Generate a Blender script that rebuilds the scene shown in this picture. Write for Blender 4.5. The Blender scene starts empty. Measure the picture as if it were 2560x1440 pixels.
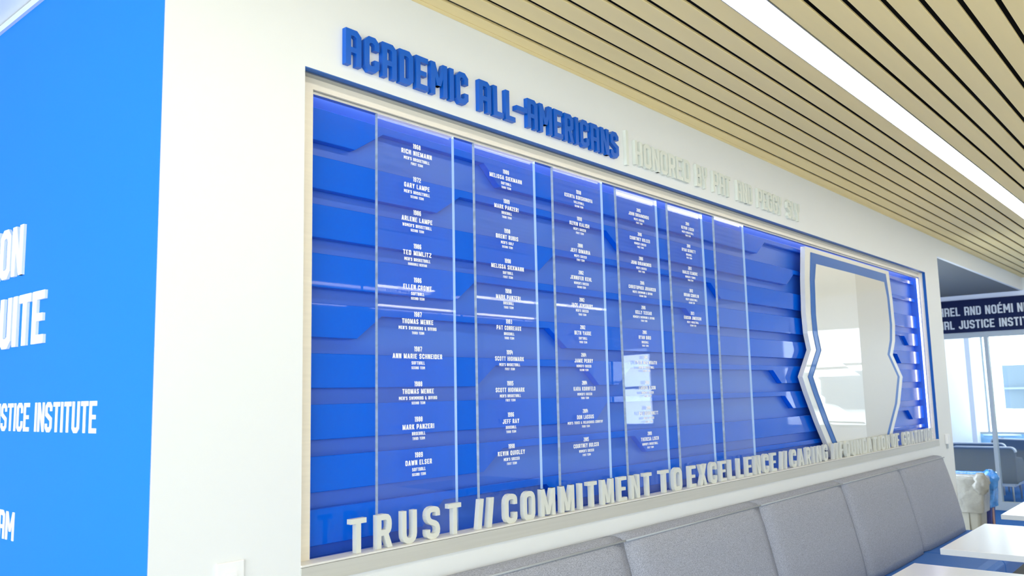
import bpy, bmesh, math, random
from mathutils import Vector, Matrix
random.seed(7)
C = bpy.context.scene.collection
sc = bpy.context.scene
R = math.radians

# ------------------------------------------------------------------ camera
EYE = 1.57
def camera():
    yaw, pitch, roll = R(49.2875), R(7.2575), R(-1.30673)
    f = Vector((math.sin(yaw)*math.cos(pitch), math.cos(yaw)*math.cos(pitch), math.sin(pitch)))
    r = Vector((math.cos(yaw), -math.sin(yaw), 0)); u = r.cross(f)
    r2 = math.cos(roll)*r + math.sin(roll)*u; u2 = -math.sin(roll)*r + math.cos(roll)*u
    cd = bpy.data.cameras.new('camera'); co = bpy.data.objects.new('camera', cd); C.objects.link(co)
    co.matrix_world = Matrix(((r2.x, u2.x, -f.x, 0), (r2.y, u2.y, -f.y, -2.0), (r2.z, u2.z, -f.z, EYE), (0, 0, 0, 1)))
    cd.sensor_width = 36; cd.lens = 2104/2560*36; cd.clip_start = .02; cd.clip_end = 300
    cd.dof.use_dof = True; cd.dof.focus_distance = 3.4; cd.dof.aperture_fstop = 4.5
    sc.camera = co
camera()

# ------------------------------------------------------------------ world, lights, exposure
w = bpy.data.worlds.new('World'); sc.world = w; w.use_nodes = True
WORLD = 6.0
bg = w.node_tree.nodes['Background']; bg.inputs[0].default_value = (.77, .88, 1, 1); bg.inputs[1].default_value = WORLD
def portal(name, loc, rot, sx, sy):
    l = bpy.data.lights.new(name, 'AREA'); l.shape = 'RECTANGLE'; l.size = sx; l.size_y = sy
    l.cycles.is_portal = True
    o = bpy.data.objects.new(name, l); C.objects.link(o); o.location = loc; o.rotation_euler = rot
portal('daylight_portal', (-5.45, -2.3, 1.5), (R(90), 0, R(-90)), 11.6, 2.7)
portal('daylight_portal', (18.0, .3, 1.5), (R(90), 0, R(90)), 3.6, 2.4)
STRIP = 8.0        # linear ceiling lamps
LED = 7.0          # LED tape inside the display
LEDTOP = 2.2
sc.view_settings.view_transform = 'Standard'; sc.view_settings.look = 'None'
sc.view_settings.exposure = 0.42; sc.view_settings.gamma = 1.0
sc.view_settings.use_curve_mapping = False
sc.cycles.max_bounces = 10; sc.cycles.diffuse_bounces = 5; sc.cycles.glossy_bounces = 5
sc.cycles.transparent_max_bounces = 24; sc.cycles.sample_clamp_indirect = 8
sc.cycles.use_denoising = True

# ------------------------------------------------------------------ materials
def mat(name, col, rough=.5, metal=0, coat=0, spec=.5, emis=None, es=0, bump=None, noise=None, coat_rough=.03):
    m = bpy.data.materials.new(name); m.use_nodes = True; nt = m.node_tree; b = nt.nodes['Principled BSDF']
    b.inputs['Base Color'].default_value = (*col, 1); b.inputs['Roughness'].default_value = rough
    b.inputs['Metallic'].default_value = metal; b.inputs['Coat Weight'].default_value = coat
    b.inputs['Coat Roughness'].default_value = coat_rough
    b.inputs['Specular IOR Level'].default_value = spec
    if emis: b.inputs['Emission Color'].default_value = (*emis, 1); b.inputs['Emission Strength'].default_value = es
    tc = nt.nodes.new('ShaderNodeTexCoord')
    if noise:   # (scale vector, amount, detail)
        mp = nt.nodes.new('ShaderNodeMapping'); mp.inputs['Scale'].default_value = noise[0]
        n = nt.nodes.new('ShaderNodeTexNoise'); n.inputs['Scale'].default_value = 1; n.inputs['Detail'].default_value = noise[2]
        nt.links.new(tc.outputs['Object'], mp.inputs[0]); nt.links.new(mp.outputs[0], n.inputs['Vector'])
        cr = nt.nodes.new('ShaderNodeMapRange'); cr.inputs[1].default_value = .3; cr.inputs[2].default_value = .7
        cr.inputs[3].default_value = 1-noise[1]; cr.inputs[4].default_value = 1+noise[1]
        nt.links.new(n.outputs[0], cr.inputs[0])
        mx = nt.nodes.new('ShaderNodeVectorMath'); mx.operation = 'SCALE'; mx.inputs[0].default_value = col
        nt.links.new(cr.outputs[0], mx.inputs['Scale']); nt.links.new(mx.outputs[0], b.inputs['Base Color'])
    if bump:    # (scale, strength, distance)
        n2 = nt.nodes.new('ShaderNodeTexNoise'); n2.inputs['Scale'].default_value = bump[0]; n2.inputs['Detail'].default_value = 3
        nt.links.new(tc.outputs['Object'], n2.inputs['Vector'])
        bp = nt.nodes.new('ShaderNodeBump'); bp.inputs['Strength'].default_value = bump[1]; bp.inputs['Distance'].default_value = bump[2]
        nt.links.new(n2.outputs[0], bp.inputs['Height']); nt.links.new(bp.outputs[0], b.inputs['Normal'])
    return m
def acrylic(name, tint, ior=1.49, gain=1.0, haze=0.0):
    m = bpy.data.materials.new(name); m.use_nodes = True; nt = m.node_tree; nt.nodes.clear()
    o = nt.nodes.new('ShaderNodeOutputMaterial'); t = nt.nodes.new('ShaderNodeBsdfTransparent'); t.inputs[0].default_value = (*tint, 1)
    g = nt.nodes.new('ShaderNodeBsdfGlossy'); g.inputs['Roughness'].default_value = .012
    fr = nt.nodes.new('ShaderNodeFresnel'); fr.inputs[0].default_value = ior
    mu = nt.nodes.new('ShaderNodeMath'); mu.operation = 'MULTIPLY'; mu.inputs[1].default_value = gain; mu.use_clamp = True
    mx = nt.nodes.new('ShaderNodeMixShader')
    ge = nt.nodes.new('ShaderNodeNewGeometry'); inv = nt.nodes.new('ShaderNodeMath'); inv.operation = 'SUBTRACT'; inv.inputs[0].default_value = 1
    m3 = nt.nodes.new('ShaderNodeMath'); m3.operation = 'MULTIPLY'
    nt.links.new(ge.outputs['Backfacing'], inv.inputs[1]); nt.links.new(mu.outputs[0], m3.inputs[0]); nt.links.new(inv.outputs[0], m3.inputs[1])
    nt.links.new(fr.outputs[0], mu.inputs[0]); nt.links.new(m3.outputs[0], mx.inputs[0])
    nt.links.new(t.outputs[0], mx.inputs[1]); nt.links.new(g.outputs[0], mx.inputs[2]); nt.links.new(mx.outputs[0], o.inputs[0])
    if haze:
        d = nt.nodes.new('ShaderNodeBsdfDiffuse'); d.inputs[0].default_value = (.8, .86, 1, 1)
        m2 = nt.nodes.new('ShaderNodeMixShader'); m2.inputs[0].default_value = haze
        nt.links.new(mx.outputs[0], m2.inputs[1]); nt.links.new(d.outputs[0], m2.inputs[2]); nt.links.new(m2.outputs[0], o.inputs[0])
    return m
M = {}
M['white'] = mat('white_paint', (.82, .845, .855), .6, bump=(180, .05, .001))
M['bluewall'] = mat('blue_paint', (.010, .185, .80), .55, spec=.15, bump=(180, .05, .001))
M['reveal'] = mat('blue_reveal_paint', (.0, .12, .46), .45)
M['slat'] = mat('maple_slat', (.98, .79, .39), .55, noise=((1.0, 14, 14), .025, 3))
M['black'] = mat('black_liner', (.012, .013, .018), .8)
M['slatedge'] = mat('dark_slat_felt', (.05, .06, .10), .7)
M['frame'] = mat('champagne_laminate', (.93, .86, .73), .4, noise=((3, 3, 90), .03, 3))
M['sill'] = mat('brushed_sill', (.56, .56, .52), .4, noise=((2, 90, 90), .04, 3))
M['silltop'] = mat('sill_top_laminate', (.80, .79, .74), .4)
M['alu'] = mat('satin_aluminium', (.45, .47, .48), .35, metal=.8)
M['plank'] = mat('gloss_blue_acrylic', (.0, .125, .80), .25, coat=.4, spec=.1, coat_rough=.02)
M['recess'] = mat('satin_blue_backing', (.025, .15, .72), .42, spec=.8)
M['letterblue'] = mat('blue_letter_enamel', (.0, .11, .58), .3, coat=.1, spec=.3)
M['letterwhite'] = mat('white_letter', (.86, .87, .84), .5)
M['lettergrey'] = mat('pale_grey_letter', (.70, .72, .67), .45)
M['letterpale'] = mat('pale_green_grey_letter', (.74, .78, .72), .5)
M['print'] = mat('white_print', (.93, .94, .95), .5, emis=None)
M['acrylic'] = acrylic('clear_acrylic', (.97, .985, 1), gain=.85, haze=.006)
M['edge'] = mat('frosted_acrylic_edge', (.42, .50, .56), .4, noise=((1, 1, 34), .25, 2))
M['edge2'] = mat('clear_acrylic_edge', (.50, .68, .88), .35)
M['glass'] = acrylic('window_glass', (.97, .99, .985), gain=.8)
M['led'] = mat('led_tape', (1, 1, 1), .5, emis=(1, .98, 1), es=LED)
M['ledtop'] = mat('led_tape_top', (1, 1, 1), .5, emis=(.92, .92, 1), es=LEDTOP)
M['strip'] = mat('lamp_diffuser', (1, 1, 1), .5, emis=(1, .94, .83), es=STRIP)
M['fabric'] = mat('heather_grey_fabric', (.37, .39, .46), .9, spec=.2, noise=((170, 420, 420), .34, 5), bump=(700, .35, .002))
M['fabrictop'] = mat('heather_grey_fabric_top', (.36, .36, .40), .9, spec=.2, noise=((260, 420, 420), .30, 5), bump=(700, .35, .002))
M['piping'] = mat('grey_piping', (.42, .45, .48), .8)
M['vinyl'] = mat('blue_vinyl', (.025, .16, .60), .55, bump=(9, .2, .01))
M['tabletop'] = mat('white_laminate', (.86, .86, .86), .22)
M['tableedge'] = mat('white_edge_band', (.72, .75, .77), .4)
M['steel'] = mat('brushed_steel', (.35, .36, .38), .35, metal=.9)
M['floor'] = mat('pale_vinyl_tile', (.70, .68, .61), .4, noise=((3, 3, 3), .05, 3))
M['carpet'] = mat('blue_carpet', (.03, .13, .38), .95, spec=.1, noise=((60, 60, 60), .2, 4))
M['ceilwhite'] = mat('white_ceiling', (.85, .86, .86), .8)
M['soffit'] = mat('unlit_soffit', (.17, .185, .20), .8)  # dark colour paints in the shade of the unlit alcove ceiling
M['navy'] = mat('navy_sign', (.005, .012, .055), .6, spec=.2)
M['mull'] = mat('greenish_grey_frame', (.42, .46, .43), .4)
M['binbeige'] = mat('beige_plastic', (.34, .33, .28), .5)
M['binblue'] = mat('navy_plastic', (.01, .02, .18), .45)
M['liner'] = acrylic('clear_liner', (.8, .8, .78), gain=2.2, haze=.55)
M['linerblue'] = mat('blue_liner', (.05, .26, .70), .22, spec=.9, noise=((12, 12, 12), .4, 4), bump=(16, .6, .02))
M['bag'] = mat('milky_liner', (.34, .335, .30), .30, spec=.8, noise=((9, 9, 9), .18, 4), bump=(14, .5, .02))
M['orange'] = mat('orange_label', (.42, .22, .16), .5)
M['chairgrey'] = mat('slate_upholstery', (.085, .11, .12), .8, spec=.2)
M['chairtrim'] = mat('light_grey_trim', (.42, .46, .50), .5)
M['chairblue'] = mat('bright_blue_cushion', (.02, .20, .85), .6)
M['plate'] = mat('white_plastic', (.90, .91, .92), .35)
M['extwall'] = mat('exterior_panels', (.075, .10, .115), .7)
M['extrail'] = mat('exterior_rail', (.14, .17, .18), .5)
M['paleblue'] = mat('pale_blue_panel', (.35, .62, .85), .6)
M['trimgrey'] = mat('pale_trim', (.60, .66, .72), .5)
M['concrete'] = mat('pale_concrete', (.75, .75, .74), .8)
M['cream'] = mat('cream_column', (.72, .71, .66), .7)
M['shield'] = mat('white_gloss_plate', (.80, .80, .75), .3, coat=1, coat_rough=.02)
M['shieldshade'] = mat('shield_shaded_facet', (.62, .61, .55), .35, coat=.6, coat_rough=.02)  # greyer right half: the facet's shade is put into the colour
M['shieldblue'] = mat('blue_gloss_band', (.0, .12, .50), .35, coat=.15, spec=.2)
M['flap'] = mat('black_plastic', (.03, .03, .035), .5)

# ------------------------------------------------------------------ helpers
class MB:
    def __init__(s): s.v = []; s.f = []; s.m = []
    def face(s, pts, mi=0):
        i = len(s.v); s.v += [tuple(p) for p in pts]; s.f.append(tuple(range(i, i+len(pts)))); s.m.append(mi)
    def box(s, a, b, mi=0):
        x0, y0, z0 = a; x1, y1, z1 = b; i = len(s.v)
        s.v += [(x0,y0,z0),(x1,y0,z0),(x1,y1,z0),(x0,y1,z0),(x0,y0,z1),(x1,y0,z1),(x1,y1,z1),(x0,y1,z1)]
        for q in ((0,3,2,1),(4,5,6,7),(0,1,5,4),(1,2,6,5),(2,3,7,6),(3,0,4,7)):
            s.f.append(tuple(i+k for k in q)); s.m.append(mi)
        return s
    def prism(s, pts, axis, a, b, mi=0, side=None):
        """2-D polygon extruded along axis from a to b; pts are the two other coordinates in order"""
        def P(p, t):
            if axis == 'x': return (t, p[0], p[1])
            if axis == 'y': return (p[0], t, p[1])
            return (p[0], p[1], t)
        n = len(pts); i = len(s.v); s.v += [P(p, a) for p in pts] + [P(p, b) for p in pts]
        s.f.append(tuple(range(i, i+n))); s.m.append(mi)
        s.f.append(tuple(range(i+2*n-1, i+n-1, -1))); s.m.append(mi)
        for k in range(n):
            l = (k+1) % n; s.f.append((i+k, i+n+k, i+n+l, i+l)); s.m.append(mi if side is None else side)
        return s
    def loft(s, rings, cap=True, mi=0, closed=True):
        i = len(s.v); n = len(rings[0])
        for r in rings: s.v += [tuple(p) for p in r]
        for a in range(len(rings)-1):
            for k in range(n if closed else n-1):
                l = (k+1) % n; s.f.append((i+a*n+k, i+a*n+l, i+(a+1)*n+l, i+(a+1)*n+k)); s.m.append(mi)
        if cap:
            s.f.append(tuple(range(i+n-1, i-1, -1))); s.m.append(mi)
            s.f.append(tuple(range(i+(len(rings)-1)*n, i+len(rings)*n))); s.m.append(mi)
        return s
    def tube(s, p0, p1, r0, r1=None, n=10, mi=0):
        p0 = Vector(p0); p1 = Vector(p1); r1 = r0 if r1 is None else r1; d = (p1-p0).normalized()
        a = d.orthogonal().normalized(); b = d.cross(a)
        rg = [[p+(a*math.cos(2*math.pi*k/n)+b*math.sin(2*math.pi*k/n))*r for k in range(n)] for p, r in ((p0, r0), (p1, r1))]
        return s.loft(rg, mi=mi)
def obj(name, mb, mats, parent=None, bevel=0, smooth=False, fix=True):
    me = bpy.data.meshes.new(name); me.from_pydata(mb.v, [], mb.f); me.validate()
    if not isinstance(mats, (list, tuple)): mats = [mats]
    for m in mats: me.materials.append(m)
    for p, k in zip(me.polygons, mb.m): p.material_index = k
    if fix:
        bm = bmesh.new(); bm.from_mesh(me); bmesh.ops.recalc_face_normals(bm, faces=bm.faces); bm.to_mesh(me); bm.free()
    if smooth:
        for p in me.polygons: p.use_smooth = True
    o = bpy.data.objects.new(name, me); C.objects.link(o)
    if parent: o.parent = parent
    if bevel:
        bv = o.modifiers.new('bevel', 'BEVEL'); bv.width = bevel; bv.segments = 2; bv.limit_method = 'ANGLE'; bv.angle_limit = R(40)
    return o
def tag(o, label, cat, group=None):
    o['label'] = label; o['category'] = cat
    if group: o['group'] = group
    return o
def struct(o, label=None):
    o['kind'] = 'structure'
    if label: o['label'] = label
    return o
def empty(name, loc, label=None, cat=None, group=None, rz=0):
    o = bpy.data.objects.new(name, None); C.objects.link(o); o.location = loc; o.rotation_euler = (0, 0, rz)
    o.empty_display_size = .1
    if label: tag(o, label, cat, group)
    return o
def box(name, a, b, m, parent=None, bevel=0):
    """box mesh whose origin is its own centre; coordinates are world unless the parent is moved"""
    c = [(a[k]+b[k])/2 for k in range(3)]
    if parent is not None: off = parent.location
    else: off = Vector((0, 0, 0))
    mb = MB().box([a[k]-c[k] for k in range(3)], [b[k]-c[k] for k in range(3)])
    o = obj(name, mb, m, parent, bevel); o.location = [c[k]-off[k] for k in range(3)]
    return o
def shift(mb, off):
    mb.v = [(x-off[0], y-off[1], z-off[2]) for x, y, z in mb.v]; return mb
def wobj(name, mb, m, parent, **k):
    """mesh given in world coordinates under a parent standing at parent.location (unrotated)"""
    return obj(name, shift(mb, parent.location), m, parent, **k)
def copy_tree(o, parent=None):
    c = o.copy(); C.objects.link(c); c.parent = parent
    for ch in list(o.children): copy_tree(ch, c)
    return c

# ------------------------------------------------------------------ lettering
def rnd(path, r, n):
    """path points (x, y) or (x, y, 1) where 1 rounds that corner"""
    out = []
    N = len(path)
    for i, p in enumerate(path):
        if len(p) == 3 and 0 < i < N-1 and r > 0:
            P = Vector(p[:2]); A = Vector(path[i-1][:2]); B = Vector(path[i+1][:2])
            ra = min(r, (A-P).length*.5); rb = min(r, (B-P).length*.5)
            a = P+(A-P).normalized()*ra; b = P+(B-P).normalized()*rb
            for k in range(n+1):
                t = k/n; q = a*(1-t)**2 + P*2*t*(1-t) + b*t*t if n > 1 else (a if k == 0 else b)
                out.append((q.x, q.y))
        else: out.append((p[0], p[1]))
    res = []
    for q in out:
        if not res or (abs(q[0]-res[-1][0])+abs(q[1]-res[-1][1])) > 1e-4: res.append(q)
    return res
def glyph(ch, w, t, r, n, style):
    """returns (width, strokes); stroke = ('p', pts, closed) centre line or ('q', quad)"""
    h = t/2; L, Rr, B, T = h, w-h, h, 1-h
    def P(*pts): return ('p', rnd(list(pts), r, n), False)
    def O(x0, y0, x1, y1):
        xm = (x0+x1)/2
        a = rnd([(xm, y0), (x1, y0, 1), (x1, y1, 1), (x0, y1, 1), (x0, y0, 1), (xm, y0)], r, n)
        while abs(a[0][0]-a[-1][0])+abs(a[0][1]-a[-1][1]) < 1e-3: a = a[:-1]
        return ('p', a, True)
    def Q(xa, ya, xb, yb, k=1.0):
        q = t*k/2*(1.12 if style == 2 else 1.0)
        return ('q', [(xa-q, ya), (xa+q, ya), (xb+q, yb), (xb-q, yb)])
    def S(x0, y0, x1, y1): return ('q', [(x0, y0), (x1, y0), (x1, y1), (x0, y1)])
    c = ch
    if c == 'A':
        if style == 1: return w, [('p', rnd([(L, 0), (L, T), (Rr, T, 1), (Rr, 0)], r, n), False), S(t, .36, w-t, .36+t*.9)]
        return w*1.06, [Q(L*.9, 0, w*.53, 1), Q(w*1.06-L*.9, 0, w*.53, 1), S(w*.28, .22, w*.78, .22+t*.85)]
    if c == 'B': return w, [S(0, 0, t, 1), P((t, T), (Rr-.02, T, 1), (Rr-.02, .5, 1), (t, .5)), P((t, .5), (Rr, .5, 1), (Rr, B, 1), (t, B))]
    if c == 'C': return w, [P((Rr, .64), (Rr, T, 1), (L, T, 1), (L, B, 1), (Rr, B, 1), (Rr, .36))]
    if c == 'c': return w*.85, [('p', [(x*.85, y*.76) for x, y in rnd([(Rr, .64), (Rr, T, 1), (L, T, 1), (L, B, 1), (Rr, B, 1), (Rr, .36)], r, n)], False)]
    if c == 'D': return w, [S(0, 0, t, 1), P((t, T), (Rr, T, 1), (Rr, B, 1), (t, B))]
    if c in 'E\u00c9':
        s = [S(0, 0, t, 1), S(t, 0, w*.92, t), S(t, 1-t, w*.92, 1), S(t, .5-t*.45, w*.8, .5+t*.45)]
        if c != 'E': s.append(Q(w*.42, 1.06, w*.62, 1.26, .8))
        return w*.92, s
    if c == 'F': return w*.88, [S(0, 0, t, 1), S(t, 1-t, w*.88, 1), S(t, .5-t*.5, w*.76, .5+t*.4)]
    if c == 'G': return w, [P((Rr, .66), (Rr, T, 1), (L, T, 1), (L, B, 1), (Rr, B, 1), (Rr, .5)), S(w*.5, .5-t*.42, w, .5+t*.42)]
    if c == 'H': return w, [S(0, 0, t, 1), S(w-t, 0, w, 1), S(t, .5-t*.45, w-t, .5+t*.45)]
    if c == 'I': return t, [S(0, 0, t, 1)]
    if c == 'J': return w*.9, [('p', rnd([(Rr*.9, 1), (Rr*.9, B, 1), (L, B, 1), (L, .32)], r, n), False)]
    if c == 'K': return w, [S(0, 0, t, 1), Q(t*1.0, .36, w-t*.6, 1), Q(w-t*.5, 0, w*.45, .56)]
    if c == 'L': return w*.86, [S(0, 0, t, 1), S(t, 0, w*.86, t)]
    if c == 'M':
        W = w*1.28
        return W, [S(0, 0, t, 1), S(W-t, 0, W, 1), Q(W/2, .30 if style == 1 else .05, t*.6, 1, .9), Q(W/2, .30 if style == 1 else .05, W-t*.6, 1, .9)]
    if c == 'N': return w, [S(0, 0, t, 1), S(w-t, 0, w, 1), Q(w-t*.6, 0, t*.6, 1, .9)]
    if c == 'O': return w, [O(L, B, Rr, T)]
    if c == 'P': return w, [S(0, 0, t, 1), P((t, T), (Rr, T, 1), (Rr, .42, 1), (t, .42))]
    if c == 'Q': return w, [O(L, B, Rr, T), Q(w-t*.5, -.08, w*.6, .25)]
    if c == 'R': return w, [S(0, 0, t, 1), P((t, T), (Rr-.02, T, 1), (Rr-.02, .46, 1), (t, .46)), Q(w-t*.5, 0, w*.55, .48)]
    if c == 'S':
        if style == 1: return w, [P((Rr, .70), (Rr, T, 1), (L, T, 1), (L, .60), (Rr, .42), (Rr, B, 1), (L, B, 1), (L, .28))]
        return w, [P((Rr, .70), (Rr, T, 1), (L, T, 1), (L, .55, 1), (Rr, .45, 1), (Rr, B, 1), (L, B, 1), (L, .30))]
    if c == 'T': return w*.96, [S(w*.48-h, 0, w*.48+h, 1-t), S(0, 1-t, w*.96, 1)]
    if c == 'U': return w, [P((L, 1), (L, B, 1), (Rr, B, 1), (Rr, 1))]
    if c == 'V': return w, [Q(w/2, 0, L, 1), Q(w/2, 0, Rr, 1)]
    if c == 'W':
        W = w*1.4; return W, [Q(W*.28, 0, L, 1, .9), Q(W*.28, 0, W/2, .9, .9), Q(W*.72, 0, W/2, .9, .9), Q(W*.72, 0, W-h, 1, .9)]
    if c == 'X': return w, [Q(L, 0, Rr, 1), Q(Rr, 0, L, 1)]
    if c == 'Y' and style == 1: return w, [S(w/2-h, 0, w/2+h, .40), S(0, .62, t, 1), S(w-t, .62, w, 1), Q(w/2-.02, .36, h, .63), Q(w/2+.02, .36, w-h, .63)]
    if c == 'Y': return w, [S(w/2-h, 0, w/2+h, .46), Q(w/2, .42, L, 1), Q(w/2, .42, Rr, 1)]
    if c == 'Z': return w, [S(0, 0, w, t), S(0, 1-t, w, 1), Q(L, t, Rr, 1-t)]
    if c == '0': return w, [O(L, B, Rr, T)] + ([Q(w*.5, .34, w*.5, .66, .6)] if style == 1 else [])
    if c == '1': return t*1.5, [S(t*.5, 0, t*1.5, 1), S(0, .78, t*.5, .92)]
    if c == '2': return w, [P((L, .72), (L, T, 1), (Rr, T, 1), (Rr, .55), (L, .3), (L, B), (w, B))]
    if c == '3': return w, [P((L, T), (Rr, T, 1), (Rr, .52), (w*.35, .52)), P((Rr, .52), (Rr, B, 1), (L, B))]
    if c == '4': return w, [P((L, 1), (L, .4), (w, .4)), S(w-t*1.2, 0, w-t*.2, .8)]
    if c == '5': return w, [P((w, T), (L, T), (L, .56), (Rr, .56, 1), (Rr, B, 1), (0, B))]
    if c == '6': return w, [O(L, B, Rr, .56), P((L, .5), (L, T, 1), (Rr, T, 1), (Rr, .76))]
    if c == '7': return w, [P((0, T), (Rr, T), (Rr, .62), (w*.5, .35), (w*.5, 0))]
    if c == '8': return w, [O(L, B, Rr, .54), O(L+.01, .5, Rr-.01, T)]
    if c == '9': return w, [O(L, .44, Rr, T), P((Rr, .5), (Rr, B, 1), (L, B, 1), (L, .26))]
    if c == '-': return w, [S(0, .42, w, .42+t)]
    if c == '|': return t*.8, [S(0, -.12, t*.8, 1.18)]
    if c == "'": return t*.8, [S(0, .72, t*.8, 1)]
    if c == '/': return w*.55, [Q(w*.12, 0, w*.43, 1, .9)]
    if c == '\\': return w*.4, [Q(w*.16, 0, w*.24, 1, .8)]      # one near-upright separator stroke
    if c == '&': return w*1.1, [O(L, B, Rr*.85, .54), O(L+.02, .5, Rr*.75, T), Q(w, 0, w*.5, .5, .8)]
    return w*.6, []
def stroke_mesh(mb, st, x0, y0, sx, sy, t, fr, depth, k):
    """fr maps (u, v, d) to 3-D; depth > 0 gives a solid, 0 a flat print"""
    th = depth - k*.00025 if depth > 0 else k*.00004
    if st[0] == 'q':
        q = [(x0+a*sx, y0+b*sy) for a, b in st[1]]
        if depth > 0:
            mb.loft([[fr(a, b, 0) for a, b in q], [fr(a, b, th) for a, b in q]])
        else: mb.face([fr(a, b, th) for a, b in q])
        return
    pts = [Vector(p) for p in st[1]]; closed = st[2]; h = t/2; n = len(pts); Lp, Rp = [], []
    asp = sx/sy
    for i in range(n):
        # work in a space where y is scaled to the same unit as x so the stroke keeps its width
        p = pts[i]
        def S(v): return Vector((v.x, v.y/asp))
        a = S(pts[i-1]) if (i > 0 or closed) else None
        b = S(pts[(i+1) % n]) if (i < n-1 or closed) else None
        p = S(p)
        if a is None: d = (b-p).normalized(); nrm = Vector((-d.y, d.x)); m = nrm*h
        elif b is None: d = (p-a).normalized(); nrm = Vector((-d.y, d.x)); m = nrm*h
        else:
            d1 = (p-a).normalized(); d2 = (b-p).normalized(); n1 = Vector((-d1.y, d1.x)); n2 = Vector((-d2.y, d2.x))
            m = (n1+n2).normalized(); m = m*(h/max(.45, m.dot(n1)))
        l = p+m; r_ = p-m
        Lp.append((x0+l.x*sx, y0+l.y*sx)); Rp.append((x0+r_.x*sx, y0+r_.y*sx))
    rng = range(n if closed else n-1)
    i0 = len(mb.v)
    if depth <= 0:
        for i in rng:
            j = (i+1) % n
            mb.face([fr(*Lp[i], th), fr(*Rp[i], th), fr(*Rp[j], th), fr(*Lp[j], th)])
        return
    rings = [[fr(*Lp[i], 0), fr(*Rp[i], 0), fr(*Rp[i], th), fr(*Lp[i], th)] for i in range(n)]
    if closed: rings.append(rings[0])
    mb.loft(rings, cap=not closed)
STY = {1: dict(w=.50, t=.165, r=.09, n=1, gap=.10, sp=.42), 2: dict(w=.50, t=.17, r=.24, n=4, gap=.11, sp=.36)}
def layout(text, style, **ov):
    s = dict(STY[style]); s.update(ov); x = 0; out = []
    for ch in text:
        if ch == ' ': x += s['sp']; continue
        # stroke widths are given relative to glyph height; vertical metrics run 0..1
        gw, st = glyph(ch, s['w'], s['t'], s['r'], s['n'], style)
        out.append((ch, x, gw, st)); x += gw + s['gap']
    return out, x - s['gap'], s
def frame_fn(O, U, V, N):
    O, U, V, N = Vector(O), Vector(U), Vector(V), Vector(N)
    return lambda a, b, d: O + U*a + V*b + N*d
def line_letters(parent, name, text, style, O, U, V, N, x0, x1, hgt, depth, m, **ov):
    """one mesh object per letter, the text stretched to run from x0 to x1 along U"""
    lay, tot, s = layout(text, style, **ov); sx = (x1-x0)/tot
    for ch, gx, gw, st in lay:
        mb = MB(); fr = frame_fn(O, U, V, N)
        for k, q in enumerate(st): stroke_mesh(mb, q, x0+gx*sx, 0, sx, hgt, s['t'], fr, depth, k)
        # own origin
        c = fr(x0+gx*sx+gw*sx/2, 0, 0)
        mb.v = [(a-c.x, b-c.y, d-c.z) for a, b, d in mb.v]
        o = obj(name, mb, m, parent); o.location = c - parent.location
def line_flat(mb, text, style, fr, cx, y, hgt, adv, **ov):
    lay, tot, s = layout(text, style, **ov); sx = adv*len(text)/tot; x0 = cx - adv*len(text)/2
    for ch, gx, gw, st in lay:
        for k, q in enumerate(st): stroke_mesh(mb, q, x0+gx*sx, y-hgt/2, sx, hgt, s['t'], fr, 0, k)

# ------------------------------------------------------------------ geometry constants
XC = .984           # corner where the blue wall meets the display wall
XA, XB = 1.413, 7.81   # wall opening
ZS, ZL, ZT = 1.068, 1.121, 2.546
ZCE = 2.90
XE = 8.245          # end of display wall
XW = 12.19          # end wall
Y1 = .20

# ------------------------------------------------------------------ setting
mb = MB()
mb.box((XC, 0, 0), (XA, Y1, 3.05)); mb.box((XA, 0, 0), (XB, Y1, ZS)); mb.box((XA, 0, ZT), (XB, Y1, 3.05))
mb.box((XB, 0, 0), (XE, Y1, 3.05)); mb.box((XE, 0, 2.735), (XW, .03, 3.05))
wall = struct(obj('wall_back', mb, M['white']))
wl = struct(obj('wall_left', MB().box((XC-.001, .001, 0), (XC+.14, 6.0, 2.873)), M['bluewall']))
# the white front skin turns the corner, so the blue skin starts behind it
struct(box('trim_1', (XC-.012, .0, 2.873), (XC+.14, 6.0, 2.896), M['trimgrey']))
tr = struct(box('trim_2', (XA, .0, ZT-.003), (XB, .023, ZT), M['reveal']))
struct(box('trim_3', (XB-.003, .0, ZL), (XB, .023, ZT-.003), M['reveal']))
struct(box('floor', (-5.6, -9.1, -.1), (9.9, 6, 0), M['floor']))
struct(box('floor_2', (9.9, -9.1, -.1), (18.2, 6, 0), M['carpet']))
struct(box('wall_alcove', (XE, 2.2, 0), (XW, 2.35, 3.05), M['white']))
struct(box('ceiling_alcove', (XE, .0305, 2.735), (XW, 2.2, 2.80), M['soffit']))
cw = MB(); cw.box((-5.6, .0, 2.9), (XC+.14, 6, 3.05)); struct(obj('ceiling_corridor', cw, M['ceilwhite']))
struct(box('ceiling_lobby', (-5.6, -9.1, 2.9), (XW, -3.02, 3.05), M['ceilwhite']))
struct(box('wall_corridor', (-5.6, 6, 0), (XC+.14, 6.15, 3.05), M['white']))
struct(box('wall_front', (-5.6, -9.25, 0), (XW, -9.1, 3.05), M['white']))
# left facade, glazed: posts, sill and head
fac = MB(); fac.box((-5.6, -9.1, 0), (-5.45, 6, .15)); fac.box((-5.6, -9.1, 2.85), (-5.45, 6, 3.05)); fac.box((-5.6, -9.1, .15), (-5.45, -8.1, 2.85)); fac.box((-5.6, 3.5, .15), (-5.45, 6, 2.85))
for k in range(1, 8): yy = -8.1+k*1.45; fac.box((-5.58, yy-.03, .15), (-5.47, yy+.03, 2.85))
struct(obj('wall_facade', fac, M['mull']))
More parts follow.
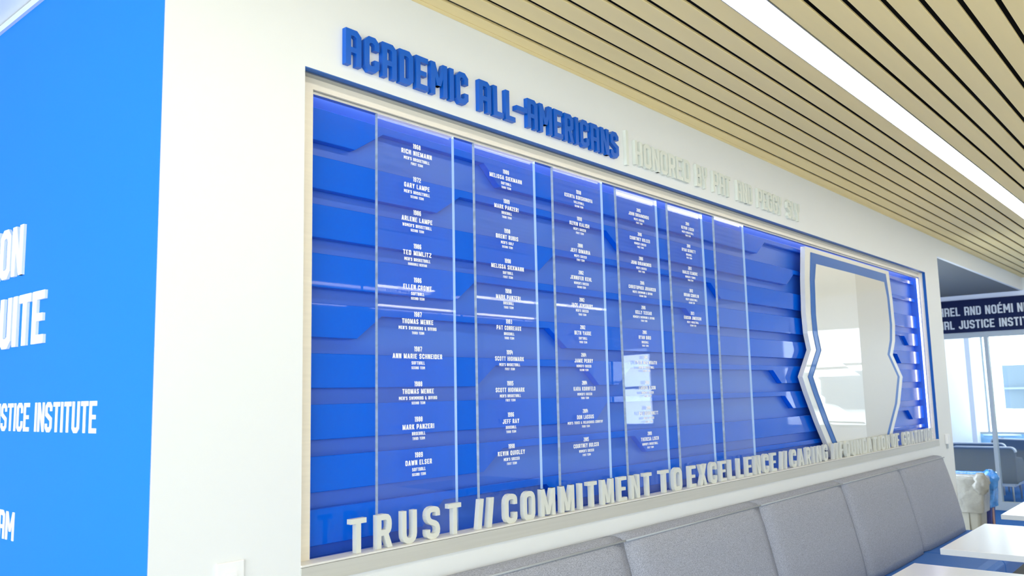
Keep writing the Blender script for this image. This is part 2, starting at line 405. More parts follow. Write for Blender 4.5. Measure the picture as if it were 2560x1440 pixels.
# end wall with its openings
ew = MB()
def ewb(y0, y1, z0, z1): ew.box((XW, y0, z0), (XW+.15, y1, z1))
ewb(-9.1, 2.35, 2.70, 3.05); ewb(1.5, 2.35, 0, 2.70); ewb(-1.85, -.75, 0, 2.70)
ewb(-3.05, -1.85, 0, 1.0); ewb(-3.05, -1.85, 2.45, 2.70)
ewb(-5.3, -3.05, 0, 2.70); ewb(-6.2, -5.3, 0, 1.1); ewb(-6.2, -5.3, 2.35, 2.70); ewb(-9.1, -6.2, 0, 2.70)
ewb(-.75, 1.5, 2.245, 2.70)
struct(obj('wall_right', ew, M['white']))
def window(name, y0, y1, z0, z1, vs, hs, x=XW):
    fr = MB(); f = .045
    fr.box((x+.03, y0, z0), (x+.1, y1, z0+f)); fr.box((x+.03, y0, z1-f), (x+.1, y1, z1))
    fr.box((x+.03, y0, z0+f), (x+.1, y0+f, z1-f)); fr.box((x+.03, y1-f, z0+f), (x+.1, y1, z1-f))
    for v in vs: fr.box((x+.04, v-.02, z0+f), (x+.09, v+.02, z1-f))
    for hh in hs: fr.box((x+.045, y0+f, hh-.02), (x+.085, y1-f, hh+.02))
    o = struct(obj(name, fr, M['mull']))
    p = MB().box((x+.062, y0+f, z0+f), (x+.068, y1-f, z1-f)); obj('pane', p, M['glass'], o)
    return o
window('window_1', -3.05, -1.85, 1.0, 2.45, [], [1.9])
window('window_2', -6.2, -5.3, 1.1, 2.35, [], [1.75])
# storefront glass between lobby and the room beyond
sf = MB(); X0, X1_ = XW-.005, XW+.09
sf.box((X0, -.75, 2.177), (X1_, 1.5, 2.245)); sf.box((X0, -.75, 0), (X1_, 1.5, .10))
sf.box((X0, .447, .10), (X1_, .492, 2.177)); sf.box((X0, 1.45, .1), (X1_, 1.5, 2.177)); sf.box((X0, -.75, .1), (X1_, -.70, 2.177))
o = struct(obj('window_3', sf, M['mull']))
for a, b in ((-.70, .447), (.492, 1.45)):
    box('pane', (XW+.035, a, .10), (XW+.045, b, 2.177), M['glass'], o)

# room beyond
struct(box('ceiling_far', (XW+.15, -2.0, 2.9), (18.2, 4.5, 3.05), M['ceilwhite']))
struct(box('wall_far_left', (XW+.15, 4.5, 0), (18.2, 4.65, 3.05), M['white']))
struct(box('wall_far_right', (XW+.15, -2.15, 0), (18.2, -2.0, 3.05), M['white']))
struct(box('wall_far_partition', (XW+.15, 1.62, 0), (16.2, 1.70, 2.9), M['white']))
fw = MB(); fw.box((18.05, 2.1, 0), (18.2, 4.5, 3.05)); fw.box((18.05, -2.0, 2.7), (18.2, 2.1, 3.05)); fw.box((18.05, -2.0, 0), (18.2, -1.5, 2.7))
struct(obj('wall_far', fw, M['white']))
struct(box('trim_4', (18.05, -1.5, 0), (18.2, 2.1, .64), M['paleblue']))
cl = MB().box((17.7, 1.87, 0), (17.95, 2.12, 2.9)); struct(obj('column', cl, M['cream']))
window('window_4', -1.5, 2.1, .64, 2.7, [1.74], [], 18.02)
# outside
struct(box('ground', (18.2, -30, -.6), (80, 50, -.1), M['concrete']))
g = empty('building', (40, -2, -.1), 'grey panelled building with a pale railing seen through the far window', 'building')
bb = MB().box((40, -14, .55), (46, 5.6, 2.35)); wobj('wall', bb, M['extwall'], g)
wobj('plinth', MB().box((40.3, -14, -.1), (46, 5.4, .55)), M['concrete'], g)
for k in range(7):
    wobj('railing_post', MB().box((39.8, 4.6-k*.8, .45), (39.85, 4.66-k*.8, 1.35)), M['extrail'], g)
wobj('railing', MB().box((39.8, -14, 1.35), (39.86, 5.6, 1.42)), M['extrail'], g)

# ------------------------------------------------------------------ slatted ceiling
ceil = struct(box('ceiling', (-5.6, -3.02, 2.99), (XW, 0, 3.05), M['black']))
def slat(y0, y1, name='slat'):
    o = MB(); o.box((-8.895, -(y1-y0)/2, 0), (8.895, (y1-y0)/2, .011))
    s = obj(name, o, M['slat'], ceil, bevel=.002)
    s.location = Vector((3.295, (y0+y1)/2, ZCE)) - ceil.location
    return s
PIT = .0997; G0 = -.084; GAP = .0195
slat(-.0225, -.0, 'edge_trim'); first = slat(G0+GAP/2, -.0245)
ys = []
y = G0
mesh0 = None
for k in range(29):
    a = y - PIT + GAP/2; b = y - GAP/2
    lo, hi = a, b
    if not (-.90 < (lo+hi)/2 < -.78):
        if mesh0 is None: s = slat(lo, hi); mesh0 = s
        else:
            s = mesh0.copy(); C.objects.link(s); s.parent = ceil; s.location = Vector((3.295, (lo+hi)/2, ZCE)) - ceil.location
    y -= PIT
lamp = empty('linear_lamp', (3.3, -.83, 2.9), 'long continuous white linear lamp recessed between the ceiling slats', 'lamp')
wobj('diffuser', MB().box((-5.5, -.886, 2.898), (XW-.02, -.776, 2.91)), M['strip'], lamp)
hs = MB(); hs.box((-5.5, -.890, 2.897), (XW-.02, -.8865, 2.985)); hs.box((-5.5, -.7755, 2.897), (XW-.02, -.7725, 2.985))
wobj('housing', hs, M['alu'], lamp)
for yy, lab in ((-5.7, 'linear lamp in the white lobby ceiling, nearer row'), (-7.4, 'linear lamp in the white lobby ceiling, farther row')):
    l2 = empty('linear_lamp', (3.3, yy, 2.9), lab, 'lamp')
    for k in range(4):
        x0 = -4.6+k*4.2
        wobj('diffuser', MB().box((x0, yy-.05, 2.885), (x0+3.7, yy+.05, 2.899)), M['strip'], l2)

# ------------------------------------------------------------------ display case
YF = .05
case = empty('display_case', (XA, YF, ZS), 'long recessed wall display case with champagne frame and grey sill', 'display case')
XI = 1.478
wobj('top_rail', MB().box((XA, YF, 2.505), (XB, YF+.008, ZT)), M['frame'], case)
wobj('side_stile', MB().box((XA, YF, ZL), (XI, YF+.008, 2.505)), M['frame'], case)
o = wobj('side_stile', MB().box((XB-.006, .03, ZL), (XB, YF, ZT-.006)), M['frame'], case)
ch = wobj('channel', MB().box((XA, .026, ZT-.007), (XB, YF, ZT-.0005)), M['alu'], case); ch['label'] = 'grey metal channel above the top rail'
wobj('track', MB().box((XI, .0585, 2.494), (XB-.02, .077, 2.508)), M['alu'], case)
sl = wobj('sill', MB().box((XA, -.004, ZS), (XB-.02, .056, ZL-.007)), M['sill'], case); sl['label'] = 'grey sill face'
wobj('sill_top', MB().box((XA, -.0045, ZL-.0055), (XB-.004, .057, ZL)), M['silltop'], case)
wobj('side_panel', MB().box((XB-.012, .0585, ZL), (XB, .14, 2.54)), M['recess'], case)
wobj('side_panel', MB().box((XA, .0585, ZL), (XI-.02, .14, 2.54)), M['recess'], case)
wobj('back_panel', MB().box((XA, .131, ZS), (XB, .142, 2.545)), M['recess'], case)
wobj('base_panel', MB().box((XA, .0585, ZS+.02), (XB, .131, ZL-.012)), M['recess'], case)
l1 = wobj('led_strip', MB().box((XB-.0145, .0595, ZL+.01), (XB-.0125, .070, 2.492)), M['led'], case); l1['label'] = 'glowing vertical LED strip'
wobj('led_strip', MB().box((XI, .100, 2.535), (XB-.02, .122, 2.541)), M['ledtop'], case)
# stepped planks (bottom edge drops or rises by one step at the listed places, heights measured on site)
ZP = 2.3685; PER = .1528; YP = .100
steps = {  # (x where low, x where high) pairs in order; 'start' = state at the left end (0 low, 1 high)
 1: (0, [(1.68, 1.797), (2.296, 2.38), (4.667, 4.776)]),
 2: (0, [(2.044, 2.161), (3.10, 3.215), (5.07, 5.187)]),
 3: (0, [(2.608, 2.71), (4.066, 4.176)]),
 4: (0, [(2.135, 2.235), (3.786, 3.89), (6.2, 6.3), (7.42, 7.53)]),
 5: (0, [(1.687, 1.789), (2.665, 2.781), (5.9, 6.0), (7.186, 7.28)]),
 6: (0, [(2.233, 2.339), (2.905, 3.002), (3.148, 3.254), (4.790, 4.901)]),
 7: (0, [(2.965, 3.056), (4.938, 5.049)]),
 8: (0, [(2.262, 2.367), (3.265, 3.363), (6.6, 6.7), (7.368, 7.481)]),
 9: (0, [(1.96, 2.06), (2.62, 2.72), (4.4, 4.5)])}
pk = empty('plank_backdrop', (XI, YP, ZL), 'glossy blue backdrop of overlapping stepped horizontal boards inside the display case', 'wall panel')
for k in range(1, 10):
    zb = ZP - PER*(k-1); zh = zb + .0765; zt = zb + .1035
    st, lst = steps[k]; pts = [(XI-.01, zt), (XI-.01, zb)]; s = st
    for a, b in lst:
        pts += [(a, zb if s == 0 else zh), (b, zh if s == 0 else zb)]; s = 1-s
    pts += [(XB-.0125, zb if s == 0 else zh), (XB-.0125, zt)]
    # convex-ish pieces: tessellate through columns
    mbp = MB(); xs = sorted(set([p[0] for p in pts]))
    bot = pts[1:-1]
    for i in range(len(bot)-1):
        (xa, za), (xb_, zb_) = bot[i], bot[i+1]
    rings = [[(x, YP, z), (x, YP, zt), (x, YP+.03, zt), (x, YP+.03, z)] for x, z in bot]
    mbp.loft(rings)
    o = wobj('plank', mbp, M['plank'], pk)
    bv = o.modifiers.new('bevel', 'BEVEL'); bv.width = .0012; bv.segments = 1; bv.limit_method = 'ANGLE'; bv.angle_limit = R(50)

# ------------------------------------------------------------------ acrylic name panels
NM = [
 [('1968', 'RICH NIEMANN', "MEN'S BASKETBALL", 'FIRST TEAM'), ('1972', 'GARY LAMPE', "MEN'S BASKETBALL", 'SECOND TEAM'),
  ('1986', 'ARLENE LAMPE', "WOMEN'S BASKETBALL", 'SECOND TEAM'), ('1986', 'TED MIMLITZ', "MEN'S BASKETBALL", 'HONORABLE MENTION'),
  ('1986', 'ELLEN CROWE', 'SOFTBALL', 'SECOND TEAM'), ('1987', 'THOMAS MENKE', "MEN'S SWIMMING & DIVING", 'THIRD TEAM'),
  ('1987', 'ANN MARIE SCHNEIDER', 'SOFTBALL', 'SECOND TEAM'), ('1988', 'THOMAS MENKE', "MEN'S SWIMMING & DIVING", 'SECOND TEAM'),
  ('1988', 'MARK PANZERI', 'BASEBALL', 'THIRD TEAM'), ('1989', 'DAWN ELSER', 'SOFTBALL', 'SECOND TEAM')],
 [('1989', 'MELISSA SIEKMANN', 'SOFTBALL', 'THIRD TEAM'), ('1989', 'MARK PANZERI', 'BASEBALL', 'THIRD TEAM'),
  ('1990', 'BRENT RUBIS', "MEN'S GOLF", 'SECOND TEAM'), ('1990', 'MELISSA SIEKMANN', 'SOFTBALL', 'FIRST TEAM'),
  ('1990', 'MARK PANZERI', 'BASEBALL', 'THIRD TEAM'), ('1993', 'PAT CONREAUX', 'BASEBALL', 'THIRD TEAM'),
  ('1994', 'SCOTT HIGHMARK', "MEN'S BASKETBALL", 'FIRST TEAM'), ('1995', 'SCOTT HIGHMARK', "MEN'S BASKETBALL", 'FIRST TEAM'),
  ('1996', 'JEFF RAY', 'BASEBALL', 'THIRD TEAM'), ('1998', 'KEVIN QUIGLEY', "MEN'S SOCCER", 'FIRST TEAM')],
 [('1998', 'KSENYA KORSHUNOVA', 'VOLLEYBALL', 'SECOND TEAM'), ('1999', 'KEVIN KALISH', "MEN'S SOCCER", 'FIRST TEAM'),
  ('2000', 'JEFF DIMARIA', "MEN'S SOCCER", 'FIRST TEAM'), ('2002', 'JENNIFER KEHL', "WOMEN'S SOCCER", 'SECOND TEAM'),
  ('2002', 'JACK JEWSBURY', "MEN'S SOCCER", 'THIRD TEAM'), ('2002', 'BETH YAGGE', 'SOFTBALL', 'THIRD TEAM'),
  ('2004', 'JAMIE PERRY', "WOMEN'S SOCCER", 'SECOND TEAM'), ('2004', 'KARA KORNFELD', "WOMEN'S SOCCER", 'THIRD TEAM'),
  ('2004', 'DON LASSUS', "MEN'S TRACK & FIELD/CROSS COUNTRY", 'THIRD TEAM'), ('2005', 'COURTNEY HULCER', "WOMEN'S SOCCER", 'FIRST TEAM')],
 [('2005', 'JOHN DIRAIMONDO', "MEN'S SOCCER", 'FIRST TEAM'), ('2006', 'COURTNEY HULCER', "WOMEN'S SOCCER", 'FIRST TEAM'),
  ('2006', 'JOHN DIRAIMONDO', "MEN'S SOCCER", 'FIRST TEAM'), ('2006', 'CHRISTOPHER JOHANSEN', "MEN'S SWIMMING & DIVING", 'SECOND TEAM'),
  ('2006', 'KELLY TESSAR', "WOMEN'S SWIMMING & DIVING", 'THIRD TEAM'), ('2006', 'RYAN BIRD', 'BASEBALL', 'FIRST TEAM'),
  ('2007', 'TYLER McILWRAITH', "WOMEN'S BASKETBALL", 'SECOND TEAM'), ('2008', 'LAUREN OLSON', "WOMEN'S SOCCER", 'SECOND TEAM'),
  ('2008', 'PAT DISBENNETT', "MEN'S SOCCER", 'SECOND TEAM'), ('2009', 'THERESA LISCH', "WOMEN'S BASKETBALL", 'FIRST TEAM')],
 [('2009', 'KEVIN LISCH', "MEN'S BASKETBALL", 'THIRD TEAM'), ('2009', 'RYAN BENNETT', 'BASEBALL', 'FIRST TEAM'),
  ('2011', 'HAILEE ELMORE', "WOMEN'S TENNIS", 'THIRD TEAM'), ('2012', 'BRIAN CONKLIN', "MEN'S BASKETBALL", 'SECOND TEAM'),
  ('2021', 'GIBSON JIMERSON', "MEN'S BASKETBALL", 'SECOND TEAM')],
 []]
PX = [1.736, 2.196, 2.662, 3.146, 3.600, 4.056]
CX = [1.908, 2.370, 2.836, 3.330, 3.789, 4.232]
LAB = ['clear acrylic name panel farthest left, ten names from 1968 down to 1989',
       'second clear acrylic name panel, ten names from 1989 down to 1998',
       'third clear acrylic name panel, ten names from 1998 down to 2005',
       'fourth clear acrylic name panel, ten names from 2005 down to 2009',
       'clear acrylic name panel with only five names, from 2009 to 2021',
       'blank clear acrylic panel without names, nearest to the shield']
TILT = [(.3, .0), (.25, .08), (.3, -.06), (-1.0, .05), (-1.0, -.05), (.25, .06)]
PW, PT, PY = .352, .012, .060
for k in range(6):
    x0 = PX[k]; zt = 2.4945; zb = ZL+.0005
    p = empty('name_panel', (x0, PY, zb), LAB[k], 'panel', 'clear acrylic name panels in the display case')
    mbp = MB(); e = .0004
    mbp.face([(0, 0, 0), (PW, 0, 0), (PW, 0, zt-zb), (0, 0, zt-zb)], 0)
    mbp.face([(0, PT, 0), (PW, PT, 0), (PW, PT, zt-zb), (0, PT, zt-zb)], 0)
    mbp.face([(0, 0, zt-zb), (PW, 0, zt-zb), (PW, PT, zt-zb), (0, PT, zt-zb)], 0)
    mbp.face([(0, 0, 0), (0, PT, 0), (PW, PT, 0), (PW, 0, 0)], 0)
    obj('sheet', mbp, [M['acrylic']], p, fix=False)
    me = MB(); me.face([(0, 0, 0), (0, 0, zt-zb), (0, PT, zt-zb), (0, PT, 0)]); me.face([(PW, 0, 0), (PW, PT, 0), (PW, PT, zt-zb), (PW, 0, zt-zb)], 1)
    o = obj('polished_edge', me, [M['edge'], M['edge2']], p, fix=False); o['label'] = 'pale frosted vertical edges'
    for i, (yr, nm, spn, tm) in enumerate(NM[k]):
        z = 2.417 - .1147*i; mt = MB(); fr = frame_fn((CX[k]-x0, -.0006, z-zb), (1, 0, 0), (0, 0, 1), (0, -1, 0))
        line_flat(mt, yr, 1, fr, 0, 0, .0168, .0088, t=.20, gap=.09)
        line_flat(mt, nm, 2, fr, 0, -.0242, .0160, .0117, t=.19)
        line_flat(mt, spn, 1, fr, 0, -.0462, .0108, .0074, t=.21, gap=.12)
        line_flat(mt, tm, 1, fr, 0, -.0622, .0090, .0055 if len(tm) < 12 else .0050, t=.21, gap=.12)
        obj('inscription', mt, M['print'], p, fix=False)
    p.rotation_euler = (R(TILT[k][0]*.5), 0, R(TILT[k][1]))

# ------------------------------------------------------------------ shield emblem (plain)
sh = empty('shield_plaque', (6.1, .035, ZL), 'large white shield shaped plaque with a blue inset band in the display case', 'plaque')
outL = [(5.265, 2.475), (5.225, 2.26), (5.205, 2.041), (5.215, 1.914), (5.253, 1.812), (5.085, 1.642), (5.155, 1.537), (5.299, 1.351), (5.46, 1.168), (5.505, 1.1225)]
outR = [(6.95, 2.475), (6.993, 2.257), (7.007, 2.048), (6.975, 1.924), (6.891, 1.813), (7.095, 1.645), (6.978, 1.44), (6.80, 1.28), (6.665, 1.15), (6.645, 1.1225)]
def inset(L_, R_, d, dz):
    cx = 6.1
    a = [(x+d*(1 if x < cx else -1), min(z, 2.475-dz) if z > 2.4 else max(z, 1.1225)) for x, z in L_]
    b = [(x-d, min(z, 2.475-dz) if z > 2.4 else max(z, 1.1225)) for x, z in R_]
    return a, b
def plate(name, L_, R_, y0, y1, m, fold=0, mats=None):
    mbp = MB(); n = len(L_)
    rings = []
    for (xl, zl), (xr, zr) in zip(L_, R_):
        xm = 6.12
        rings.append([(xl, y0, zl), (xm, y0-fold, (zl+zr)/2), (xr, y0, zr), (xr, y1, zr), (xm, y1, (zl+zr)/2), (xl, y1, zl)])
    mbp.loft(rings)
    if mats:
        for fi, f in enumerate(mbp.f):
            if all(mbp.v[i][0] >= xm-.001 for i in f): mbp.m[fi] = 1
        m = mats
    return wobj(name, mbp, m, sh)
plate('outer_plate', outL, outR, .045, .075, M['shield'])
a, b = inset(outL, outR, .085, .03); o = plate('blue_band', a, b, .0415, .0445, M['shieldblue']); o['label'] = 'blue band following the outline'
a, b = inset(outL, outR, .155, .10); plate('inner_plate', a, b, .038, .041, M['shield'], fold=.008, mats=[M['shield'], M['shieldshade']])
for xx in (5.6, 6.6):
    for zz in (1.5, 2.1): wobj('standoff', MB().tube((xx, .0755, zz), (xx, .0995, zz), .012), M['alu'], sh)

# ------------------------------------------------------------------ lettering
sg = empty('sill_lettering', (1.59, .01, ZL), 'pale grey standing letters along the sill reading TRUST // COMMITMENT TO EXCELLENCE // CARING // FOUNDATION OF GRATITUDE', 'lettering')
YL = .028
for txt, a, b in (('TRUST', 1.592, 2.052), ('COMMITMENT', 2.272, 3.248), ('TO', 3.322, 3.511),
                  ('EXCELLENCE', 3.581, 4.556), ('CARING', 4.762, 5.321),
                  ('FOUNDATION', 5.541, 6.544), ('OF', 6.618, 6.774), ('GRATITUDE', 6.872, 7.697)):
    gp = .34 if txt == 'TRUST' else .28
    line_letters(sg, 'letter', txt, 2, (0, YL, ZL+.0005), (1, 0, 0), (0, 0, 1), (0, -1, 0), a, b, .099, .018, M['lettergrey'], gap=gp, w=.52, t=.148)
for a in (2.128, 2.180, 4.616, 4.672, 5.410, 5.470):
    mbp = MB(); mbp.prism([(a, ZL+.0005), (a+.021, ZL+.0005), (a+.035, ZL+.0995), (a+.014, ZL+.0995)], 'y', YL-.018, YL)
    wobj('slash', mbp, M['lettergrey'], sg)
hd = empty('raised_lettering', (1.548, 0, 2.592), 'large blue raised letters on the white wall reading ACADEMIC ALL-AMERICANS', 'lettering')
for txt, a, b in (('ACADEMIC', 1.548, 2.090), ('ALL', 2.146, 2.346), ('-', 2.350, 2.412), ('AMERICANS', 2.418, 3.046)):
    if txt == '-':
        wobj('hyphen', MB().box((a, -.022, 2.640), (b, -.0005, 2.659)), M['letterblue'], hd)
    else: line_letters(hd, 'letter', txt, 1, (0, -.0005, 2.590), (1, 0, 0), (0, 0, 1), (0, -1, 0), a, b, .115, .018, M['letterblue'], gap=.10, t=.165)
bar = tag(box('divider_bar', (3.108, -.0165, 2.577), (3.128, -.0005, 2.737), M['letterpale']), 'thin pale upright bar between the blue letters and the pale letters', 'bar')
h2 = empty('raised_lettering', (3.182, 0, 2.594), 'pale grey-green raised letters naming the donors, right of the upright bar', 'lettering')
for txt, a, b in (('HONORED', 3.182, 3.687), ('BY', 3.749, 3.867), ('PAT', 3.927, 4.128), ('AND', 4.203, 4.394), ('PEGGY', 4.462, 4.796), ('SLY', 4.868, 5.064)):
    line_letters(h2, 'letter', txt, 1, (0, -.0005, 2.594), (1, 0, 0), (0, 0, 1), (0, -1, 0), a, b, .113, .016, M['letterpale'], gap=.08, t=.15)
# blue wall lettering, faces -X, runs towards -Y
LN = (.866, 1.981, .161); LU = (.672, 1.755, .159)
def wall_text(name, label, txt, yend, length, z0, hgt, depth, **ov):
    e = empty(name, (XC, yend, z0), label, 'lettering')
    line_letters(e, 'letter', txt, 1, (XC-.0012, yend+length, z0), (0, -1, 0), (0, 0, 1), (-1, 0, 0), 0, length, hgt, depth, M['letterwhite'], **ov)
wall_text('wall_lettering', 'thick white raised letters ION at the top of the blue wall', 'ION', LN[0], .238, LN[1], LN[2], .009, gap=.08)
wall_text('wall_lettering', 'thick white raised letters UITE on the blue wall, below the top line', 'UITE', LU[0], .36, LU[1], LU[2], .009, gap=.08)
wall_text('wall_lettering', 'thin white letters on the blue wall reading JUSTICE INSTITUTE', 'JUSTICE INSTITUTE', .304, .80, 1.495, .085, .002, gap=.09, t=.15, sp=.36)
wall_text('wall_lettering', 'thin white letters RAM low on the blue wall', 'RAM', .843, .19, 1.169, .084, .002, gap=.09, t=.15)
# end wall sign
sn = empty('navy_sign', (XW, .3, 2.237), 'navy blue sign board with two lines of pale letters above the glass partition', 'sign')
wobj('board', MB().box((XW-.02, -.65, 2.247), (XW-.0005, 1.30, 2.672)), M['navy'], sn)
for txt, a, b in (('MICHAEL', 1.172, .733), ('AND', .679, .486), ('NO\u00c9MI', .436, .123), ('NEIDORFF', .074, -.42)):
    line_letters(sn, 'letter', txt, 1, (XW-.0205, a, 2.468), (0, -1, 0), (0, 0, 1), (-1, 0, 0), 0, a-b, .112, .008, M['lettergrey'], gap=.10, t=.16)
for txt, a, b in (('SOCIAL', 1.172, .813), ('JUSTICE', .760, .345), ('INSTITUTE', .290, -.22)):
    line_letters(sn, 'letter', txt, 1, (XW-.0205, a, 2.296), (0, -1, 0), (0, 0, 1), (-1, 0, 0), 0, a-b, .108, .008, M['lettergrey'], gap=.10, t=.16)

# ------------------------------------------------------------------ wall plates
sw = empty('light_switch', (1.195, 0, 1.07), 'white rocker light switch plate low on the white wall at the left', 'switch')
wobj('plate', MB().box((1.158, -.007, 1.050), (1.236, -.0005, 1.166)), M['plate'], sw, bevel=.002)
wobj('rocker', MB().prism([(-.0071, 1.075), (-.0071, 1.141), (-.0095, 1.141), (-.0125, 1.075)], 'x', 1.180, 1.214), M['plate'], sw)
s2 = empty('wall_control', (8.05, 0, 1.03), 'small white wall control beside the right end of the display case', 'switch')
wobj('body', MB().box((7.99, -.022, 1.07), (8.07, -.0005, 1.152)), M['plate'], s2, bevel=.003)
wobj('tab', MB().box((8.02, -.012, 1.03), (8.045, -.0005, 1.069)), M['alu'], s2)
sp = empty('sprinkler_head', (8.75, .32, 2.735), 'tiny white sprinkler head under the shaded alcove ceiling', 'sprinkler')
wobj('escutcheon', MB().tube((8.75, .32, 2.7345), (8.75, .32, 2.727), .035, .03, 16), M['plate'], sp)
wobj('deflector', MB().tube((8.75, .32, 2.727), (8.75, .32, 2.700), .010, .016, 12), M['plate'], sp)

# ------------------------------------------------------------------ banquette
bq = empty('banquette', (4.5, -.3, 0), 'long banquette with grey channelled backrest and blue seat along the wall', 'bench')
prof = [(-.001, .60), (-.001, 1.000), (-.03, 1.006), (-.058, 1.000), (-.078, .985), (-.098, .955), (-.120, .88), (-.146, .78), (-.170, .68), (-.192, .58), (-.210, .47), (-.214, .425), (-.10, .42)]
seams = [.45, 1.70, 2.885, 4.125, 5.280, 6.430, 7.60]
for i in range(6):
    xa, xb = seams[i]+.0015, seams[i+1]-.0015; mbp = MB(); rings = []
    N = 14
    for k in range(N+1):
        u = k/N; x = xa+(xb-xa)*u
        e = min(u, 1-u)*(xb-xa); pin = .022*math.exp(-e/.022) ; bul = .010*math.sin(math.pi*u)
        ring = []
        for j, (yy, zz) in enumerate(prof):
            if 5 <= j <= 11: yy = yy + pin - bul*.8
            elif 2 <= j <= 4: zz = zz - pin*.25; yy += pin*.3 if j == 4 else 0
            ring.append((x, yy, zz))
        rings.append(ring)
    xx = [xa, xa+.008, xa+.02, xa+.05]
    mbp.loft(rings)
    o = wobj('back_cushion', mbp, M['fabric'], bq, smooth=False)
    for p in o.data.polygons: p.use_smooth = len(p.vertices) == 4
    pp = MB().tube((xa+.004, -.0805, .9865), (xb-.004, -.0805, .9865), .0042, n=8)
    po = obj('piping', shift(pp, bq.location), M['piping'], o, smooth=True)
for i in range(6):
    sc_ = wobj('seat_cushion', MB().prism([(-.12, .30), (-.12, .419), (-.30, .424), (-.62, .432), (-.665, .425), (-.69, .40), (-.69, .30)], 'x', seams[i]+.001, seams[i+1]-.001), M['vinyl'], bq, bevel=.012)
wobj('base', MB().box((seams[0]+.02, -.62, .09), (7.58, -.03, .299)), M['flap'], bq)
wobj('toe_kick', MB().box((seams[0]+.05, -.56, 0), (7.55, -.06, .089)), M['black'], bq)
wobj('back_frame', MB().box((seams[0]+.002, -.099, .30), (7.598, -.002, .418)), M['fabric'], bq)

# ------------------------------------------------------------------ tables
def table(x0, label):
    t = empty('cafe_table', (x0+.495, -1.12, 0), label, 'table', 'white tables along the banquette')
    X0, X1 = -.495, .495; Y0, Y1_ = -.38, .385
    m = MB().box((X0, Y0, .742-.030), (X1, Y1_, .742))
    o = obj('tabletop', m, [M['tabletop'], M['tableedge']], t, bevel=.002)
    for p in o.data.polygons:
        if abs(p.normal.z) < .5: p.material_index = 1
    obj('pedestal', MB().tube((0, 0, .02), (0, 0, .70), .038, n=20), M['steel'], t, smooth=False)
    f = MB(); f.box((-.28, -.25, 0), (.28, .25, .02)); obj('foot', f, M['steel'], t, bevel=.006)
    f = MB(); f.box((-.2, -.03, .70), (.2, .03, .7115)); f.box((-.03, -.2, .70), (.03, -.031, .7115)); f.box((-.03, .031, .70), (.03, .2, .7115)); obj('bracket', f, M['flap'], t)
    return t
for x0, lab in ((1.905, 'white table hidden mostly below the frame, nearest of the row'), (3.345, 'white laminate table cut by the bottom edge of the picture, nearest of three visible'),
                (4.780, 'white laminate table with its whole corner showing, middle of three visible'), (6.212, 'white laminate table at the right edge, farthest of three visible')):
    if x0 < 2: continue
    table(x0, lab)

# ------------------------------------------------------------------ bins
def slim_bin(x, y, m, liner, label, lab2):
    b = empty('waste_bin', (x, y, 0), label, 'bin', None)
    W, Lh = .135, .25
    def rr(w, l, z, r=.03):
        pts = []
        for cx, cy, a0 in ((w-r, l-r, 0), (-w+r, l-r, 90), (-w+r, -l+r, 180), (w-r, -l+r, 270)):
            for k in range(4): a = R(a0+k*30); pts.append((cx+r*math.cos(a), cy+r*math.sin(a), z))
        return pts
    body = MB().loft([rr(W*.80, Lh*.86, 0), rr(W*.86, Lh*.9, .30), rr(W*.97, Lh*.98, .70), rr(W, Lh, .705), rr(W, Lh, .725), rr(W*.93, Lh*.96, .725), rr(W*.88, Lh*.94, .66)])
    obj('body', body, m, b)
    # ribs
    for yy in (-.12, 0, .12):
        obj('rib', MB().box((-W*.93, yy-.012, .05), (-W*.82, yy+.012, .52)), m, b)
    rg = []
    rs = random.Random(int(x*100))
    for z, s in ((.44, 1.035), (.47, 1.07), (.52, 1.09), (.58, 1.10), (.64, 1.12), (.70, 1.16), (.735, 1.17), (.752, 1.10), (.745, 1.0), (.70, .93)):
        ring = []
        for p in rr(W*s, Lh*(1+(s-1)*.6), z):
            q = .009; ring.append((p[0]+rs.uniform(-q, q), p[1]+rs.uniform(-q, q), p[2]+rs.uniform(-.008, .008)))
        rg.append(ring)
    o = obj('liner', MB().loft(rg, cap=False), liner, b, smooth=True); o['label'] = lab2
    sb = o.modifiers.new('s', 'SUBSURF'); sb.levels = 1; sb.render_levels = 1
    # bunched knot of the bag at the front corner
    kn = MB(); rg = []
    for k in range(8):
        t = k/7; r = .075*math.sin(math.pi*(.12+.80*t))
        rg.append([(-W*1.05+.01+rs.uniform(-.008, .008)+r*.55*math.cos(a), -Lh*1.02+r*math.sin(a)+rs.uniform(-.012, .012), .79-.19*t) for a in [2*math.pi*j/12 for j in range(12)]])
    o = obj('bag_knot', MB().loft(rg), liner, b, smooth=True)
    return b
slim_bin(8.64, .12, M['binbeige'], M['bag'], 'slim beige waste bin with a milky bunched liner at the end of the wall', 'milky plastic liner folded over the rim')
rb = slim_bin(8.99, .12, M['binblue'], M['linerblue'], 'slim navy recycling bin with a shiny blue liner behind the beige bin', 'shiny blue plastic liner')
lb = obj('recycling_label', MB().box((-.03, -.2325, .13), (.03, -.2265, .43)), M['orange'], rb); lb['label'] = 'faded orange and white sticker'

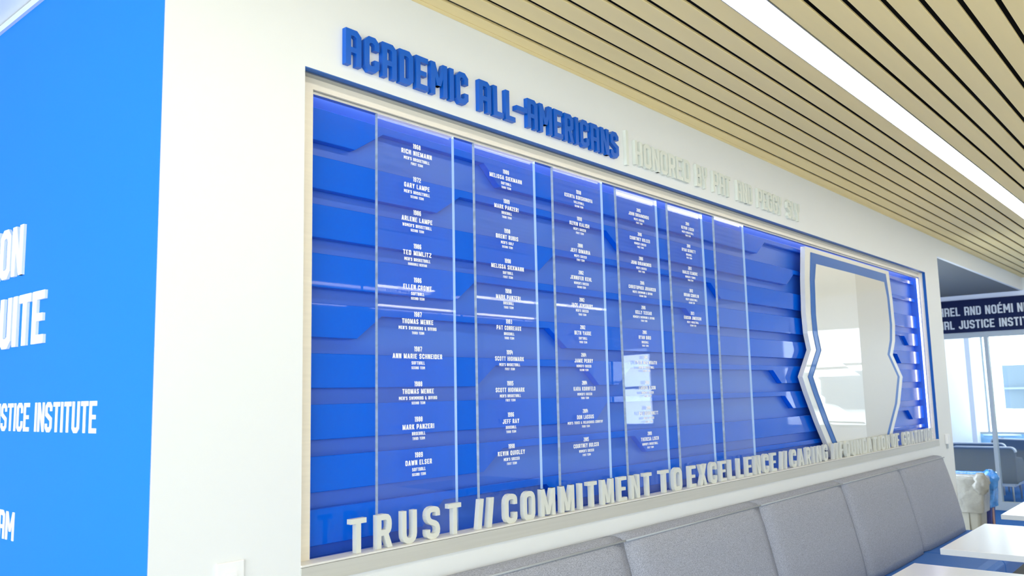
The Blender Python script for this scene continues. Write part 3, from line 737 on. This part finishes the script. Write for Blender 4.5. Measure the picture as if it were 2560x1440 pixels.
# ------------------------------------------------------------------ lounge chairs beyond the glass
def lounge(x, y, wd, label, rz=0, blue=True):
    c = empty('lounge_chair', (x, y, 0), label, 'chair', None, rz)
    def rrect(w, z0, z1, r=.06):
        pts = [(-w, z0), (w, z0)]
        for k in range(6): a = R(k*18); pts.append((w-r+r*math.cos(a), z1-r+r*math.sin(a)))
        for k in range(6): a = R(90+k*18); pts.append((-w+r+r*math.cos(a), z1-r+r*math.sin(a)))
        return pts
    h = wd/2
    br = obj('backrest', MB().prism(rrect(h, .25, .72), 'x', 0, .09), M['chairgrey'], c)
    tr = MB(); P = rrect(h+.012, .25, .732, .07)[2:]; Q_ = rrect(h-.004, .25, .716, .055)[2:]
    rings = [[(-.004, a[0], a[1]), (.094, a[0], a[1]), (.094, b_[0], b_[1]), (-.004, b_[0], b_[1])] for a, b_ in zip(P, Q_)]
    tr.loft(rings); obj('trim', tr, M['chairtrim'], br)
    for s in (-1, 1):
        yb = s*(h-.045)
        obj('armrest', MB().prism([(.095, .25), (.62, .25), (.62, .50), (.50, .56), (.095, .60)], 'y', yb-.04, yb+.04), M['chairgrey'], c, bevel=.012)
    obj('seat_cushion', MB().box((.095, -h+.09, .27), (.60, h-.09, .43)), M['chairblue'] if blue else M['chairgrey'], c, bevel=.03)
    obj('seat_frame', MB().box((.02, -h+.03, .21), (.58, h-.03, .249)), M['chairtrim'], c)
    for px in (.06, .54):
        for py in (-h+.07, h-.07):
            obj('leg', MB().tube((px, py, .209), (px+(.02 if px > .3 else -.02), py*1.02, 0), .016, .010, 8), M['steel'], c)
    return c
lounge(12.98, .80, .78, 'grey lounge chair with its back to the glass, nearest to the partition')
lounge(13.75, 1.02, .70, 'grey lounge chair with pale trim behind the nearest lounge chair', R(4))
lounge(14.9, .80, .66, 'grey lounge chair with a bright blue cushion, farthest back', R(-25))
fill_lamp = empty('linear_lamp', (15.0, .6, 2.89), 'added unseen linear lamp brightening the room beyond the glass', 'lamp')  # unseen lamp, added only to brighten the far room
wobj('diffuser', MB().box((13.0, -.5, 2.87), (17.0, -.38, 2.899)), M['strip'], fill_lamp)
wobj('diffuser', MB().box((13.0, .9, 2.87), (17.0, 1.02, 2.899)), M['strip'], fill_lamp)
ft = empty('side_table', (16.1, 1.15, 0), 'low pale blue topped side table beyond the glass among the chairs', 'table')
wobj('tabletop', MB().tube((16.1, 1.15, .70), (16.1, 1.15, .73), .28, n=28), M['paleblue'], ft)
wobj('pedestal', MB().tube((16.1, 1.15, .01), (16.1, 1.15, .70), .03, n=12), M['steel'], ft)
wobj('foot', MB().tube((16.1, 1.15, 0), (16.1, 1.15, .015), .2, n=24), M['steel'], ft)
